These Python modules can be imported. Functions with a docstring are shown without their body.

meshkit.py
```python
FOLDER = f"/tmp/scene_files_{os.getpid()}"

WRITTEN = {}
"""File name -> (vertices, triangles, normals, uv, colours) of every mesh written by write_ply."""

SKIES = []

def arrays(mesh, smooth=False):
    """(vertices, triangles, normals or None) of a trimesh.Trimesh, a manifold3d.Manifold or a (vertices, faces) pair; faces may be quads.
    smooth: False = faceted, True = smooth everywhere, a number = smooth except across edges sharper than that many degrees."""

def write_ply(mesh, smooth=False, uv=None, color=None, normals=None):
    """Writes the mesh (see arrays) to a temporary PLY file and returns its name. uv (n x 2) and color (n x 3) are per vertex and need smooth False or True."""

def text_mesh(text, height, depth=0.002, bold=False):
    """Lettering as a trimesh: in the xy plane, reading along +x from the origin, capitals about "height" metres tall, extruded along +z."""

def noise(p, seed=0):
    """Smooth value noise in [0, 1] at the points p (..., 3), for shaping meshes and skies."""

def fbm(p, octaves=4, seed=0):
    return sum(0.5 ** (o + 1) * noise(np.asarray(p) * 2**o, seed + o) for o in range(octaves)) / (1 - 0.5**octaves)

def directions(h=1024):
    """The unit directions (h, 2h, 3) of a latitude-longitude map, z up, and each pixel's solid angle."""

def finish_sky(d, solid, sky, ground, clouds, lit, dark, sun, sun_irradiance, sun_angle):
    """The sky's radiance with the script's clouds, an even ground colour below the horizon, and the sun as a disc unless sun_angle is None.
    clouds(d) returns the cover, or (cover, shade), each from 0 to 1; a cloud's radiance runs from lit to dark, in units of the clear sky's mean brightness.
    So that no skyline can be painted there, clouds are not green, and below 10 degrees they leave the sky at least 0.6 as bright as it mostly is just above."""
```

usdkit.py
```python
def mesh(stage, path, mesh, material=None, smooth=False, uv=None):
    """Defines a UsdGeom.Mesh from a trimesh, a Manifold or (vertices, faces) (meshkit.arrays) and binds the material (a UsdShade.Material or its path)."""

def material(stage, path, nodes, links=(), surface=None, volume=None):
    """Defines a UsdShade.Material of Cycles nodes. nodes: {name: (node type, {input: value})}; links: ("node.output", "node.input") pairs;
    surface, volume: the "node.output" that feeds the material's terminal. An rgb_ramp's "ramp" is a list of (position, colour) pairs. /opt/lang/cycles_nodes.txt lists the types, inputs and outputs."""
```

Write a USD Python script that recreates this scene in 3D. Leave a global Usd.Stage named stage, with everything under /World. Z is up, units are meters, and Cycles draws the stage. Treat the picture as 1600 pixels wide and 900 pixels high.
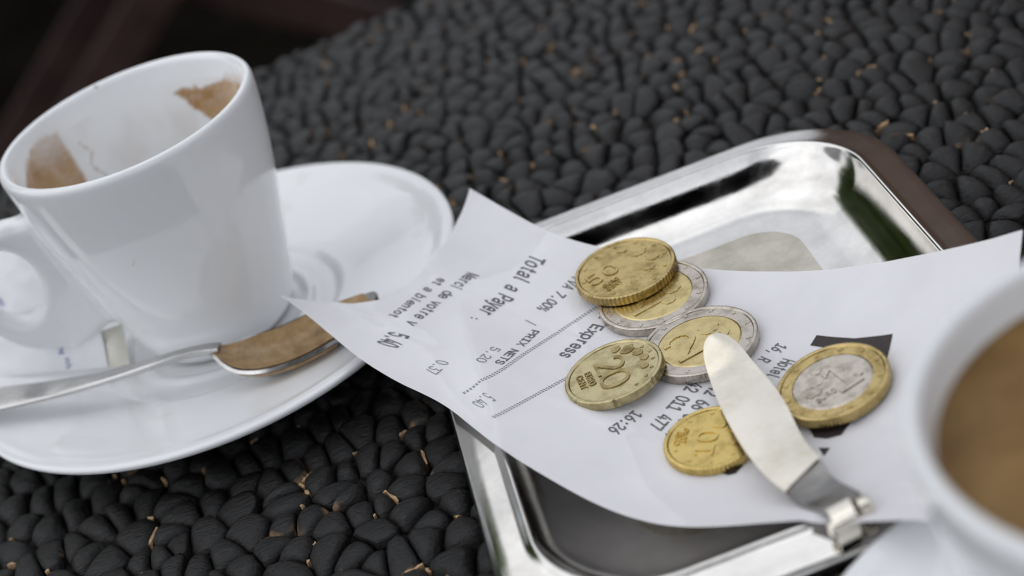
import math, sys
import numpy as np, trimesh, manifold3d as m3
from scipy.spatial import Voronoi
from scipy.interpolate import CubicSpline, RegularGridInterpolator, LinearNDInterpolator, PchipInterpolator
from shapely.geometry import Polygon, Point, LineString
from shapely import affinity
from pxr import Usd, UsdGeom, UsdLux, UsdShade, Gf, Sdf, Vt
import usdkit, meshkit

# ------------------------------------------------------------------ stage, camera, sky, light
stage = Usd.Stage.CreateInMemory()
UsdGeom.SetStageUpAxis(stage, UsdGeom.Tokens.z)
UsdGeom.SetStageMetersPerUnit(stage, 1.0)
world = UsdGeom.Xform.Define(stage, '/World')
stage.SetDefaultPrim(world.GetPrim())
UsdGeom.Scope.Define(stage, '/World/Looks')
MM = 0.001

EXPOSURE = 0.30
FRONT_TOP, BACK_Y, BACK_TOP = 4200.0, -6000.0, 1250.0
SKY_STRENGTH = 0.1
CLOUD = (7.25, 7.5, 8.05)
SUN_DIR = np.array([-0.55, 0.12, 0.83])         # towards the light
SUN_INTENSITY = 0.18

PITCH, ROLL, CAM_H = math.radians(30.35), math.radians(-20.93), 212.0
_fw = np.array([0, math.cos(PITCH), -math.sin(PITCH)])
_up0 = np.array([0, math.sin(PITCH), math.cos(PITCH)])
_r0 = np.array([1.0, 0, 0])
_rt = math.cos(ROLL) * _r0 + math.sin(ROLL) * _up0
_up = -math.sin(ROLL) * _r0 + math.cos(ROLL) * _up0
cam = UsdGeom.Camera.Define(stage, '/World/camera')
mat = Gf.Matrix4d(*_rt, 0, *_up, 0, *(-_fw), 0, 0, 0, CAM_H * MM, 1)
cam.AddTransformOp().Set(mat)
cam.CreateHorizontalApertureAttr(36.0)
cam.CreateVerticalApertureAttr(20.25)
cam.CreateFocalLengthAttr(36.0 * 2620 / 1600)
cam.CreateClippingRangeAttr(Gf.Vec2f(0.01, 200))
cam.CreateFStopAttr(10.0)
cam.CreateFocusDistanceAttr(0.365)
cam.CreateExposureAttr(EXPOSURE)

_s = SUN_DIR / np.linalg.norm(SUN_DIR)
elev, rot = math.asin(_s[2]), math.atan2(_s[0], _s[1])
sky_mat = usdkit.material(stage, '/World/Looks/sky_overcast', {
    'tc': ('texture_coordinate', {}),
    'sky': ('sky_texture', {'sky_type': 'single_scattering', 'sun_disc': False, 'sun_elevation': elev, 'sun_rotation': rot}),
    'n': ('noise_texture', {'scale': 1.7, 'detail': 5, 'roughness': 0.55}),
    'r': ('map_range', {'from_min': 0.3, 'from_max': 0.62, 'to_min': 0.8, 'to_max': 1.0, 'clamp': True}),
    'n2': ('noise_texture', {'scale': 2.6, 'detail': 4, 'roughness': 0.5}),
    'cl': ('rgb_ramp', {'ramp': [(0.25, tuple(c * 0.50 for c in CLOUD)), (0.72, tuple(c * 1.38 for c in CLOUD))]}),
    'm': ('mix_color', {'use_clamp': False}),
    'sx': ('separate_xyz', {}), 'ov': ('map_range', {'from_min': 0.0, 'from_max': 1.0, 'to_min': 0.84, 'to_max': 1.16, 'clamp': True}), 'ml': ('vector_math', {'math_type': 'scale'}),
    'b': ('background_shader', {'strength': SKY_STRENGTH}),
}, [('tc.generated', 'n.vector'), ('tc.generated', 'n2.vector'), ('n.fac', 'r.value'), ('r.result', 'm.fac'), ('sky.color', 'm.a'),
    ('n2.fac', 'cl.fac'), ('cl.color', 'm.b'), ('tc.generated', 'sx.vector'), ('sx.z', 'ov.value'), ('m.result', 'ml.vector1'), ('ov.result', 'ml.scale'), ('ml.vector', 'b.color')], surface='b.background')
dome = UsdLux.DomeLight.Define(stage, '/World/sky')
dome.CreateIntensityAttr(1.0)
UsdShade.MaterialBindingAPI.Apply(dome.GetPrim()).Bind(sky_mat)
dome.GetPrim().SetCustomDataByKey('kind', 'structure')
dome.GetPrim().SetCustomDataByKey('label', 'bright overcast sky over the terrace')
sun = UsdLux.DistantLight.Define(stage, '/World/sun')
sun.CreateIntensityAttr(SUN_INTENSITY)
sun.CreateAngleAttr(95.0)
sun.CreateColorAttr(Gf.Vec3f(1.0, 0.97, 0.93))
sun.GetPrim().CreateAttribute('inputs:normalize', Sdf.ValueTypeNames.Bool).Set(True)
_x = np.cross([0, 1, 0], _s); _x /= np.linalg.norm(_x); _y = np.cross(_s, _x)
sun.AddTransformOp().Set(Gf.Matrix4d(*_x, 0, *_y, 0, *_s, 0, 0, 0, 5, 1))

# ------------------------------------------------------------------ helpers
_used = {}
def numbered(path):
    k = _used.get(path, -1) + 1
    _used[path] = k
    return path if k == 0 else f'{path}_{k:03d}'

_base = {}
def thing(name, label, cat=None, base=(0, 0, 0), group=None, kind=None):
    p = numbered('/World/' + name)
    x = UsdGeom.Xform.Define(stage, p)
    x.AddTranslateOp().Set(Gf.Vec3d(*(float(b) * MM for b in base)))
    tag(x.GetPrim(), label, cat, group, kind)
    _base[p] = np.array(base, float)
    return p

def tag(prim, label=None, cat=None, group=None, kind=None):
    for k, v in (('label', label), ('category', cat), ('group', group), ('kind', kind)):
        if v:
            prim.SetCustomDataByKey(k, v)

def part(parent, name, mesh, material, smooth=False, attrs=None, label=None, kind=None, cat=None):
    """mesh in millimetres of the world; one Mesh prim under parent"""
    p = numbered(parent + '/' + name)
    base = np.zeros(3)
    for q in _base:
        if p.startswith(q + '/'):
            base = _base[q]
    v, f, n = meshkit.arrays(mesh, smooth)
    m = usdkit.mesh(stage, p, ((v - base) * MM, f), material)
    if n is not None:
        m.CreateNormalsAttr(Vt.Vec3fArray.FromNumpy(n.astype(np.float32)))
        m.SetNormalsInterpolation('vertex')
    for k, a in (attrs or {}).items():
        UsdGeom.PrimvarsAPI(m).CreatePrimvar(k, Sdf.ValueTypeNames.FloatArray, 'vertex').Set(Vt.FloatArray.FromNumpy(np.asarray(a, np.float32)))
    tag(m.GetPrim(), label, cat, None, kind)
    return p

def grid_faces(nu, nv, wrap_u=False, wrap_v=False):
    iu = np.arange(nu if wrap_u else nu - 1); iv = np.arange(nv if wrap_v else nv - 1)
    a, b = np.meshgrid(iu, iv, indexing='ij')
    a2, b2 = (a + 1) % nu, (b + 1) % nv
    q = np.stack([a * nv + b, a2 * nv + b, a2 * nv + b2, a * nv + b2], -1).reshape(-1, 4)
    return np.vstack([q[:, [0, 1, 2]], q[:, [0, 2, 3]]])

def lathe(profile, n=128, center=(0, 0), rmod=None):
    """profile (k,2) of r,z from axis to axis; anticlockwise so that faces look outwards"""
    pr = np.asarray(profile, float)
    t = np.linspace(0, 2 * np.pi, n, endpoint=False)
    r = np.repeat(pr[:, :1], n, 1); z = np.repeat(pr[:, 1:], n, 1)
    if rmod is not None:
        r = rmod(t[None, :], r, z)
    v = np.stack([center[0] + r * np.cos(t), center[1] + r * np.sin(t), z], -1).reshape(-1, 3)
    f = grid_faces(len(pr), n, wrap_v=True)
    return v, f[:, ::-1]

def smooth_profile(pts, n):
    pts = np.asarray(pts, float)
    s = np.r_[0, np.cumsum(np.linalg.norm(np.diff(pts, axis=0), axis=1))]
    q = np.linspace(0, s[-1], n)
    return np.c_[PchipInterpolator(s, pts[:, 0])(q), PchipInterpolator(s, pts[:, 1])(q)]

def sheet(top, thick, closed_edge=True):
    """a thin solid from a grid (nu,nv,3) of top points"""
    nu, nv, _ = top.shape
    du = np.gradient(top, axis=0); dv = np.gradient(top, axis=1)
    n = np.cross(du, dv); n /= np.linalg.norm(n, axis=-1, keepdims=True) + 1e-12
    if n[..., 2].mean() < 0: n = -n
    bot = top - n * thick
    f1 = grid_faces(nu, nv)
    tv = top.reshape(-1, 3)
    e1 = tv[f1[0]]; nn = np.cross(e1[1] - e1[0], e1[2] - e1[0])
    if nn @ n.reshape(-1, 3)[f1[0][0]] < 0: f1 = f1[:, ::-1]
    N = nu * nv
    idx = np.arange(N).reshape(nu, nv)
    loop = np.r_[idx[0, :], idx[1:, -1], idx[-1, -2::-1], idx[-2:0:-1, 0]]
    l2 = np.roll(loop, -1)
    side = np.vstack([np.c_[loop, l2, l2 + N], np.c_[loop, l2 + N, loop + N]])
    m = trimesh.Trimesh(np.vstack([tv, bot.reshape(-1, 3)]), np.vstack([f1, f1[:, ::-1] + N, side]), process=False)
    m.fix_normals()
    return m

def sweep(path, ra, rb, n=20, up=(0, 0, 1), caps=True, power=2.0):
    """elliptical (or squarish) tube along path: ra across, rb along up"""
    path = np.asarray(path, float); k = len(path)
    ra = np.broadcast_to(ra, k); rb = np.broadcast_to(rb, k)
    tg = np.gradient(path, axis=0); tg /= np.linalg.norm(tg, axis=1, keepdims=True)
    side = np.cross(tg, np.broadcast_to(up, (k, 3))); side /= np.linalg.norm(side, axis=1, keepdims=True)
    upv = np.cross(side, tg)
    t = np.linspace(0, 2 * np.pi, n, endpoint=False)
    ct = np.sign(np.cos(t)) * np.abs(np.cos(t)) ** (2 / power); st = np.sign(np.sin(t)) * np.abs(np.sin(t)) ** (2 / power)
    v = path[:, None] + side[:, None] * (ra[:, None] * ct)[..., None] + upv[:, None] * (rb[:, None] * st)[..., None]
    f = grid_faces(k, n, wrap_v=True)
    v = v.reshape(-1, 3)
    if caps:
        a, b = len(v), len(v) + 1
        v = np.vstack([v, path[:1], path[-1:]])
        i = np.arange(n); j = (i + 1) % n
        f = np.vstack([f, np.c_[np.full(n, a), j, i], np.c_[np.full(n, b), (k - 1) * n + i, (k - 1) * n + j]])
    m = trimesh.Trimesh(v, f, process=False); m.fix_normals()
    return m

def spline(pts, n):
    pts = np.asarray(pts, float)
    s = np.r_[0, np.cumsum(np.linalg.norm(np.diff(pts[:, :3], axis=0), axis=1))]
    return CubicSpline(s, pts)(np.linspace(0, s[-1], n))

def box(lo, hi, bevel=0.0):
    lo, hi = np.asarray(lo, float), np.asarray(hi, float)
    if bevel <= 0:
        return trimesh.creation.box(bounds=[lo, hi])
    c = [m3.Manifold.cube([*(hi - lo - 2 * bevel * e)]).translate([*(lo + bevel * e)]) for e in (np.array([0, 1, 1]), np.array([1, 0, 1]), np.array([1, 1, 0]))]
    m = m3.Manifold.batch_hull(c).to_mesh()
    return trimesh.Trimesh(m.vert_properties[:, :3], m.tri_verts, process=False)

# ------------------------------------------------------------------ materials
L = '/World/Looks/'
def mat_porcelain(name, tint=(0.79, 0.80, 0.805)):
    return usdkit.material(stage, L + name, {
        'g': ('geometry', {}), 'n': ('noise_texture', {'scale': 55, 'detail': 3}),
        'r': ('map_range', {'from_min': 0.3, 'from_max': 0.75, 'to_min': 0.05, 'to_max': 0.16}),
        'n3': ('noise_texture', {'scale': 90, 'detail': 4, 'roughness': 0.6}),
        'sp': ('rgb_ramp', {'ramp': [(0.0, (0.30, 0.26, 0.21)), (0.255, (0.45, 0.41, 0.36)), (0.285, tint), (1, tint)]}),
        'st': ('attribute', {'attribute': 'stain'}),
        'n4': ('noise_texture', {'scale': 90, 'detail': 3, 'roughness': 0.45}),
        'sc': ('rgb_ramp', {'ramp': [(0.3, (0.25, 0.13, 0.048)), (0.5, (0.36, 0.205, 0.085)), (0.7, (0.44, 0.28, 0.135))]}),
        'mx': ('mix_color', {}),
        'n5': ('noise_texture', {'scale': 30, 'detail': 2}), 'bp': ('bump', {'distance': 0.0003, 'strength': 0.25, 'use_object_space': False}),
        'p': ('principled_bsdf', {'ior': 1.5, 'coat_weight': 0.3, 'coat_roughness': 0.03}),
    }, [('g.position', 'n.vector'), ('g.position', 'n3.vector'), ('g.position', 'n4.vector'), ('g.position', 'n5.vector'), ('n.fac', 'r.value'), ('r.result', 'p.roughness'),
        ('n3.fac', 'sp.fac'), ('sp.color', 'mx.a'), ('n4.fac', 'sc.fac'), ('sc.color', 'mx.b'), ('st.fac', 'mx.fac'), ('mx.result', 'p.base_color'),
        ('n5.fac', 'bp.height'), ('bp.normal', 'p.normal')], surface='p.BSDF')
M = {}
M['porcelain'] = mat_porcelain('porcelain')

def mat_metal(name, col, dark, rough=(0.1, 0.25), nscale=60, grime=(0.35, 0.6), bump=0.0, bscale=900, scratch=True):
    nodes = {
        'g': ('geometry', {}), 'n': ('noise_texture', {'scale': nscale, 'detail': 6, 'roughness': 0.65}),
        'c': ('rgb_ramp', {'ramp': [(grime[0], dark), (grime[1], col)]}),
        'n2': ('noise_texture', {'scale': nscale * 1.7, 'detail': 5}),
        'r': ('map_range', {'from_min': 0.3, 'from_max': 0.7, 'to_min': rough[0], 'to_max': rough[1]}),
        'mp': ('mapping', {'rotation': (0.1, 0.2, 0.9), 'scale': (1, 14, 1)}),
        'n3': ('noise_texture', {'scale': bscale, 'detail': 3, 'roughness': 0.7}),
        'b': ('bump', {'distance': 0.0001, 'strength': bump}),
        'p': ('principled_bsdf', {'metallic': 1.0}),
    }
    links = [('g.position', 'n.vector'), ('g.position', 'n2.vector'), ('n.fac', 'c.fac'), ('c.color', 'p.base_color'), ('n2.fac', 'r.value'), ('r.result', 'p.roughness')]
    if bump > 0:
        links += [('g.position', 'mp.vector'), ('mp.vector' if scratch else 'g.position', 'n3.vector'), ('n3.fac', 'b.height'), ('b.normal', 'p.normal')]
    return usdkit.material(stage, L + name, nodes, links, surface='p.BSDF')
def mat_steel(name, col, dark, rough, wob, scratch=0.10, grime=(0.35, 0.6)):
    return usdkit.material(stage, L + name, {
        'g': ('geometry', {}), 'n': ('noise_texture', {'scale': 55, 'detail': 6, 'roughness': 0.65}),
        'c': ('rgb_ramp', {'ramp': [(grime[0], dark), (grime[1], col)]}),
        'n2': ('noise_texture', {'scale': 34, 'detail': 7, 'roughness': 0.7, 'distortion': 1.2}),
        'r': ('map_range', {'from_min': 0.38, 'from_max': 0.68, 'to_min': rough[0], 'to_max': rough[1], 'clamp': True}),
        'n3': ('noise_texture', {'scale': 62, 'detail': 2, 'roughness': 0.5}),
        'b1': ('bump', {'distance': 0.0006, 'strength': wob}),
        'mp': ('mapping', {'rotation': (0.0, 0.0, 0.6), 'scale': (1, 22, 1)}),
        'n4': ('noise_texture', {'scale': 210, 'detail': 3, 'roughness': 0.7}),
        'b2': ('bump', {'distance': 0.0001, 'strength': scratch}),
        'p': ('principled_bsdf', {'metallic': 1.0})},
        [('g.position', 'n.vector'), ('g.position', 'n2.vector'), ('g.position', 'n3.vector'), ('g.position', 'mp.vector'), ('mp.vector', 'n4.vector'),
         ('n.fac', 'c.fac'), ('c.color', 'p.base_color'), ('n2.fac', 'r.value'), ('r.result', 'p.roughness'), ('n3.fac', 'b1.height'), ('n4.fac', 'b2.height'), ('b1.normal', 'b2.normal'), ('b2.normal', 'p.normal')], surface='p.BSDF')
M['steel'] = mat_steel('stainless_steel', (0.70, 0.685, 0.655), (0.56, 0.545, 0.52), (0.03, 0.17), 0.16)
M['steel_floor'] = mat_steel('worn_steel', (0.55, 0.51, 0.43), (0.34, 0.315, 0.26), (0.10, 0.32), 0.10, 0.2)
M['painted_dark_steel'] = mat_steel('steel_painted_reflection', (0.27, 0.26, 0.245), (0.13, 0.125, 0.12), (0.10, 0.28), 0.08, 0.2)  # dark reflection of the clip neck put into the base colour
M['clip_steel'] = mat_steel('brushed_steel', (0.80, 0.75, 0.655), (0.62, 0.57, 0.47), (0.07, 0.20), 0.12, 0.16)
M['spoon_steel'] = mat_steel('spoon_steel', (0.60, 0.595, 0.59), (0.48, 0.47, 0.46), (0.12, 0.26), 0.04, 0.12)
M['gold'] = mat_metal('nordic_gold', (0.50, 0.38, 0.165), (0.25, 0.18, 0.065), (0.18, 0.34), 300, (0.30, 0.56), 0.35, 1500, False)
M['gold_bright'] = mat_metal('bright_gold', (0.62, 0.465, 0.165), (0.40, 0.29, 0.09), (0.18, 0.34), 300, (0.28, 0.52), 0.35, 1500, False)
M['gold_pale'] = mat_metal('tarnished_gold', (0.50, 0.43, 0.245), (0.29, 0.235, 0.115), (0.20, 0.36), 280, (0.30, 0.56), 0.35, 1500, False)
M['gold_centre'] = mat_metal('gold_centre', (0.60, 0.485, 0.24), (0.40, 0.305, 0.135), (0.18, 0.34), 280, (0.30, 0.56), 0.35, 1500, False)
M['gold_dark'] = mat_metal('dark_gold', (0.42, 0.34, 0.16), (0.20, 0.15, 0.06), (0.34, 0.5), 300, (0.32, 0.6), 0.3, 1500, False)  # darker gold for the twenty cent relief
M['nickel'] = mat_metal('cupronickel', (0.52, 0.47, 0.41), (0.29, 0.25, 0.20), (0.18, 0.35), 300, (0.32, 0.56), 0.35, 1500, False)
M['crema_spoon'] = usdkit.material(stage, L + 'dried_coffee_foam', {
    'g': ('geometry', {}), 'n': ('noise_texture', {'scale': 260, 'detail': 6, 'roughness': 0.7}),
    'c': ('rgb_ramp', {'ramp': [(0.25, (0.20, 0.12, 0.055)), (0.5, (0.36, 0.235, 0.115)), (0.75, (0.50, 0.36, 0.20))]}),
    'b': ('bump', {'distance': 0.0002, 'strength': 0.4}),
    'p': ('principled_bsdf', {'roughness': 0.24})},
    [('g.position', 'n.vector'), ('n.fac', 'c.fac'), ('c.color', 'p.base_color'), ('n.fac', 'b.height'), ('b.normal', 'p.normal')], surface='p.BSDF')
M['coffee'] = usdkit.material(stage, L + 'coffee_crema', {
    'g': ('geometry', {}), 'n': ('noise_texture', {'scale': 70, 'detail': 6, 'roughness': 0.7, 'distortion': 0.6}),
    'c': ('rgb_ramp', {'ramp': [(0.30, (0.125, 0.060, 0.013)), (0.5, (0.185, 0.098, 0.024)), (0.70, (0.25, 0.145, 0.045))]}),
    'p': ('principled_bsdf', {'roughness': 0.25, 'specular_ior_level': 0.22})},
    [('g.position', 'n.vector'), ('n.fac', 'c.fac'), ('c.color', 'p.base_color')], surface='p.BSDF')

def mat_paper(name, col):
    return usdkit.material(stage, L + name, {
        'g': ('geometry', {}), 'n': ('noise_texture', {'scale': 70, 'detail': 4}),
        'c': ('rgb_ramp', {'ramp': [(0.3, tuple(0.94 * c for c in col)), (0.65, col)]}),
        'n2': ('noise_texture', {'scale': 2500, 'detail': 2}), 'b': ('bump', {'distance': 0.00005, 'strength': 0.25}),
        'd': ('principled_bsdf', {'roughness': 0.62, 'specular_ior_level': 0.35}), 't': ('translucent_bsdf', {'color': tuple(c * 0.9 for c in col)}), 'm': ('mix_closure', {'fac': 0.12})},
        [('g.position', 'n.vector'), ('g.position', 'n2.vector'), ('n.fac', 'c.fac'), ('c.color', 'd.base_color'), ('n2.fac', 'b.height'), ('b.normal', 'd.normal'),
         ('d.BSDF', 'm.closure1'), ('t.BSDF', 'm.closure2')], surface='m.closure')
M['paper'] = mat_paper('thermal_paper', (0.84, 0.832, 0.85))
M['sugar_flap'] = mat_paper('cream_paper', (0.80, 0.78, 0.69))
M['sugar_paper'] = mat_paper('sugar_paper', (0.84, 0.84, 0.86))

def mat_plain(name, col, rough=0.6, var=0.25, scale=80, spec=0.5):
    return usdkit.material(stage, L + name, {
        'g': ('geometry', {}), 'n': ('noise_texture', {'scale': scale, 'detail': 5, 'roughness': 0.65}),
        'c': ('rgb_ramp', {'ramp': [(0.3, tuple(c * (1 - var) for c in col)), (0.7, tuple(c * (1 + var) for c in col))]}),
        'p': ('principled_bsdf', {'roughness': rough, 'specular_ior_level': spec})},
        [('g.position', 'n.vector'), ('n.fac', 'c.fac'), ('c.color', 'p.base_color')], surface='p.BSDF')
M['ink'] = mat_plain('thermal_ink', (0.13, 0.13, 0.14), 0.7, 0.5, 1800)
M['ink_faint'] = mat_plain('faded_ink', (0.25, 0.25, 0.27), 0.7, 0.4, 1500)
M['logo_ink'] = mat_plain('brown_ink', (0.026, 0.016, 0.015), 0.6, 0.3, 700)
M['blue_ink'] = mat_plain('blue_ink', (0.10, 0.12, 0.34), 0.7, 0.4, 1500)
M['wood_chair'] = mat_plain('dark_varnished_wood', (0.040, 0.021, 0.019), 0.5, 0.4, 20, 0.25)
M['ground'] = mat_plain('dark_paving', (0.008, 0.007, 0.0055), 0.9, 0.5, 9, 0.0)
M['gap'] = mat_plain('table_gap', (0.006, 0.0055, 0.005), 0.8, 0.5, 200, 0.2)
M['joint'] = mat_plain('raw_wood_splinter', (0.42, 0.275, 0.155), 0.7, 0.45, 350, 0.3)
M['block'] = usdkit.material(stage, L + 'blackened_wood', {
    'g': ('geometry', {}), 'i': ('geometry', {}),
    'v': ('rgb_ramp', {'ramp': [(0, (0.0025, 0.0024, 0.0022)), (0.6, (0.0065, 0.0060, 0.0053)), (0.9, (0.014, 0.0122, 0.0100)), (1, (0.026, 0.0208, 0.0155))]}),
    'mp': ('mapping', {'rotation': (0, 0, 0.1), 'scale': (1, 4, 3)}),
    'n': ('noise_texture', {'scale': 330, 'detail': 5, 'roughness': 0.7}),
    'r': ('map_range', {'from_min': 0.25, 'from_max': 0.75, 'to_min': -0.10, 'to_max': 0.12}),
    'wn': ('white_noise_texture', {'dimensions': '1D'}), 'rr': ('map_range', {'to_min': 0.16, 'to_max': 0.40}), 'ra': ('math', {'math_type': 'add'}),
    'b': ('bump', {'distance': 0.0007, 'strength': 0.8}),
    'w': ('attribute', {'attribute': 'wear'}), 'n2': ('noise_texture', {'scale': 75, 'detail': 3}),
    'wm': ('map_range', {'from_min': 0.655, 'from_max': 0.70, 'to_min': 0.0, 'to_max': 1.0, 'clamp': True}),
    'mm': ('math', {'math_type': 'multiply'}), 'mx': ('mix_color', {'b': (0.34, 0.21, 0.115)}),
    'p': ('principled_bsdf', {'specular_ior_level': 0.42})},
    [('i.random_per_island', 'v.fac'), ('g.position', 'mp.vector'), ('mp.vector', 'n.vector'), ('n.fac', 'r.value'), ('i.random_per_island', 'wn.w'), ('wn.value', 'rr.value'), ('r.result', 'ra.value1'), ('rr.result', 'ra.value2'), ('ra.value', 'p.roughness'), ('n.fac', 'b.height'), ('b.normal', 'p.normal'),
     ('g.position', 'n2.vector'), ('n2.fac', 'wm.value'), ('wm.result', 'mm.value1'), ('w.fac', 'mm.value2'), ('mm.value', 'mx.fac'), ('v.color', 'mx.a'), ('mx.result', 'p.base_color')], surface='p.BSDF')

# ------------------------------------------------------------------ ground
GZ = -720.0
gp = np.array([[-60e3, -60e3, GZ], [60e3, -60e3, GZ], [60e3, 60e3, GZ], [-60e3, 60e3, GZ]])
part('/World', 'ground', (gp, np.array([[0, 1, 2], [0, 2, 3]])), M['ground'], label='dark ground in shade below the table', kind='structure')

# what stands round the terrace, plus an added canopy: only seen in the steel, and shading the table
M['stone'] = mat_plain('facade_stone', (0.30, 0.27, 0.22), 0.85, 0.15, 1.5)
M['dark_front'] = mat_plain('dark_shopfront', (0.020, 0.013, 0.010), 0.5, 0.4, 2.0)
M['window_dark'] = mat_plain('dark_window', (0.02, 0.022, 0.025), 0.1, 0.2, 1.0)
M['brown_wood'] = mat_plain('brown_screen_wood', (0.13, 0.075, 0.052), 0.55, 0.6, 9)
M['leaf'] = usdkit.material(stage, L + 'hedge_leaf', {
    'g': ('geometry', {}), 'c': ('rgb_ramp', {'ramp': [(0, (0.12, 0.17, 0.045)), (0.6, (0.24, 0.29, 0.10)), (1, (0.40, 0.43, 0.21))]}),
    'd': ('principled_bsdf', {'roughness': 0.5}), 't': ('translucent_bsdf', {}), 'm': ('mix_closure', {'fac': 0.35})},
    [('g.random_per_island', 'c.fac'), ('c.color', 'd.base_color'), ('c.color', 't.color'), ('d.BSDF', 'm.closure1'), ('t.BSDF', 'm.closure2')], surface='m.closure')
fw_ = thing('terrace_wall', 'low dark wall closing the terrace beyond the chair', 'wall', (0, 5300, GZ))
part(fw_, 'panel', box((-9000, 5200, GZ), (9000, 5400, 120)), M['dark_front'])
part(fw_, 'coping', box((-9000, 5170, 124), (9000, 5430, 180), 6), M['stone'])
hs = thing('street_house', 'pale stone house behind the viewer, mirrored in the tray', 'house', (0, BACK_Y - 1000, GZ))
part(hs, 'shop_front', box((-12000, BACK_Y - 2000, GZ), (12000, BACK_Y, 500)), M['dark_front'])
part(hs, 'wall', box((-12000, BACK_Y - 2000, 502), (12000, BACK_Y, BACK_TOP)), M['stone'])
for i in range(8):
    part(hs, 'window', box((-10500 + 2800 * i, BACK_Y + 4, 620), (-9300 + 2800 * i, BACK_Y + 30, 1120)), M['window_dark'])
scr = thing('wooden_screen', 'tall brown wooden screen standing at the right of the terrace', 'screen', (1900, 1500, GZ))
SA, SB = np.array([950.0, 3300.0]), np.array([2500.0, -900.0])
for i in range(24):
    m_ = box((-86, -16, GZ + 30), (86, 16, 1650), 4)
    m_.apply_transform(trimesh.transformations.rotation_matrix(math.atan2(*(SB - SA)[::-1]), [0, 0, 1]))
    m_.apply_translation([*(SA + (SB - SA) * (i + 0.5) / 24), 0])
    part(scr, 'board', m_, M['brown_wood'])
par = thing('added_canopy', 'added dark canopy above and behind the viewer, stands in for the photographer mirrored in the tray', 'added_canopy', (0, -390, GZ))  # unseen canopy, added to mirror a dark band in the tray wall
part(par, 'pole', sweep(np.array([[0, -390, GZ], [0, -390, 0], [0, -390, 1300]], float), 22, 22, 16), M['dark_front'])
an = np.radians(np.arange(8) * 45 + 22.5)
cv_ = np.vstack([[[0, -390, 1390]], np.c_[700 * np.cos(an), -390 + 480 * np.sin(an), np.full(8, 1130)]])
cf_ = np.array([[0, 1 + i, 1 + (i + 1) % 8] for i in range(8)])
cm_ = trimesh.Trimesh(np.vstack([cv_, cv_ - [0, 0, 4]]), np.vstack([cf_, cf_[:, ::-1] + 9]), process=False)
part(par, 'canopy', cm_, M['dark_front'])
hed = thing('hedge', 'green leafy hedge in a dark planter at the left end of the terrace', 'hedge', (-2000, 3250, GZ))
part(hed, 'planter', box((-3000, 2300, GZ), (-1000, 4200, -250), 20), M['dark_front'])
_r = np.random.default_rng(8)
nl = 9500
P0 = np.c_[_r.uniform(-2980, -1020, nl), _r.uniform(2320, 4180, nl), -250 + 2150 * _r.random(nl) ** 0.8]
P0[:, 2] += 160 * (meshkit.noise(P0 / 420, 5) - 0.5) * (P0[:, 2] > 900)
A_ = _r.normal(0, 1, (nl, 3)); A_ /= np.linalg.norm(A_, axis=1, keepdims=True)
B_ = np.cross(A_, _r.normal(0, 1, (nl, 3))); B_ /= np.linalg.norm(B_, axis=1, keepdims=True)
sl = _r.uniform(50, 95, (nl, 1))
lv_ = np.stack([P0 - A_ * sl, P0 + B_ * sl * 0.5, P0 + A_ * sl, P0 - B_ * sl * 0.5], 1).reshape(-1, 3)
lf_ = np.arange(nl)[:, None] * 4
part(hed, 'leaves', (lv_, np.vstack([np.hstack([lf_, lf_ + 1, lf_ + 2]), np.hstack([lf_, lf_ + 2, lf_ + 3])])), M['leaf'], kind='stuff', label='dense small green leaves')


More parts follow.
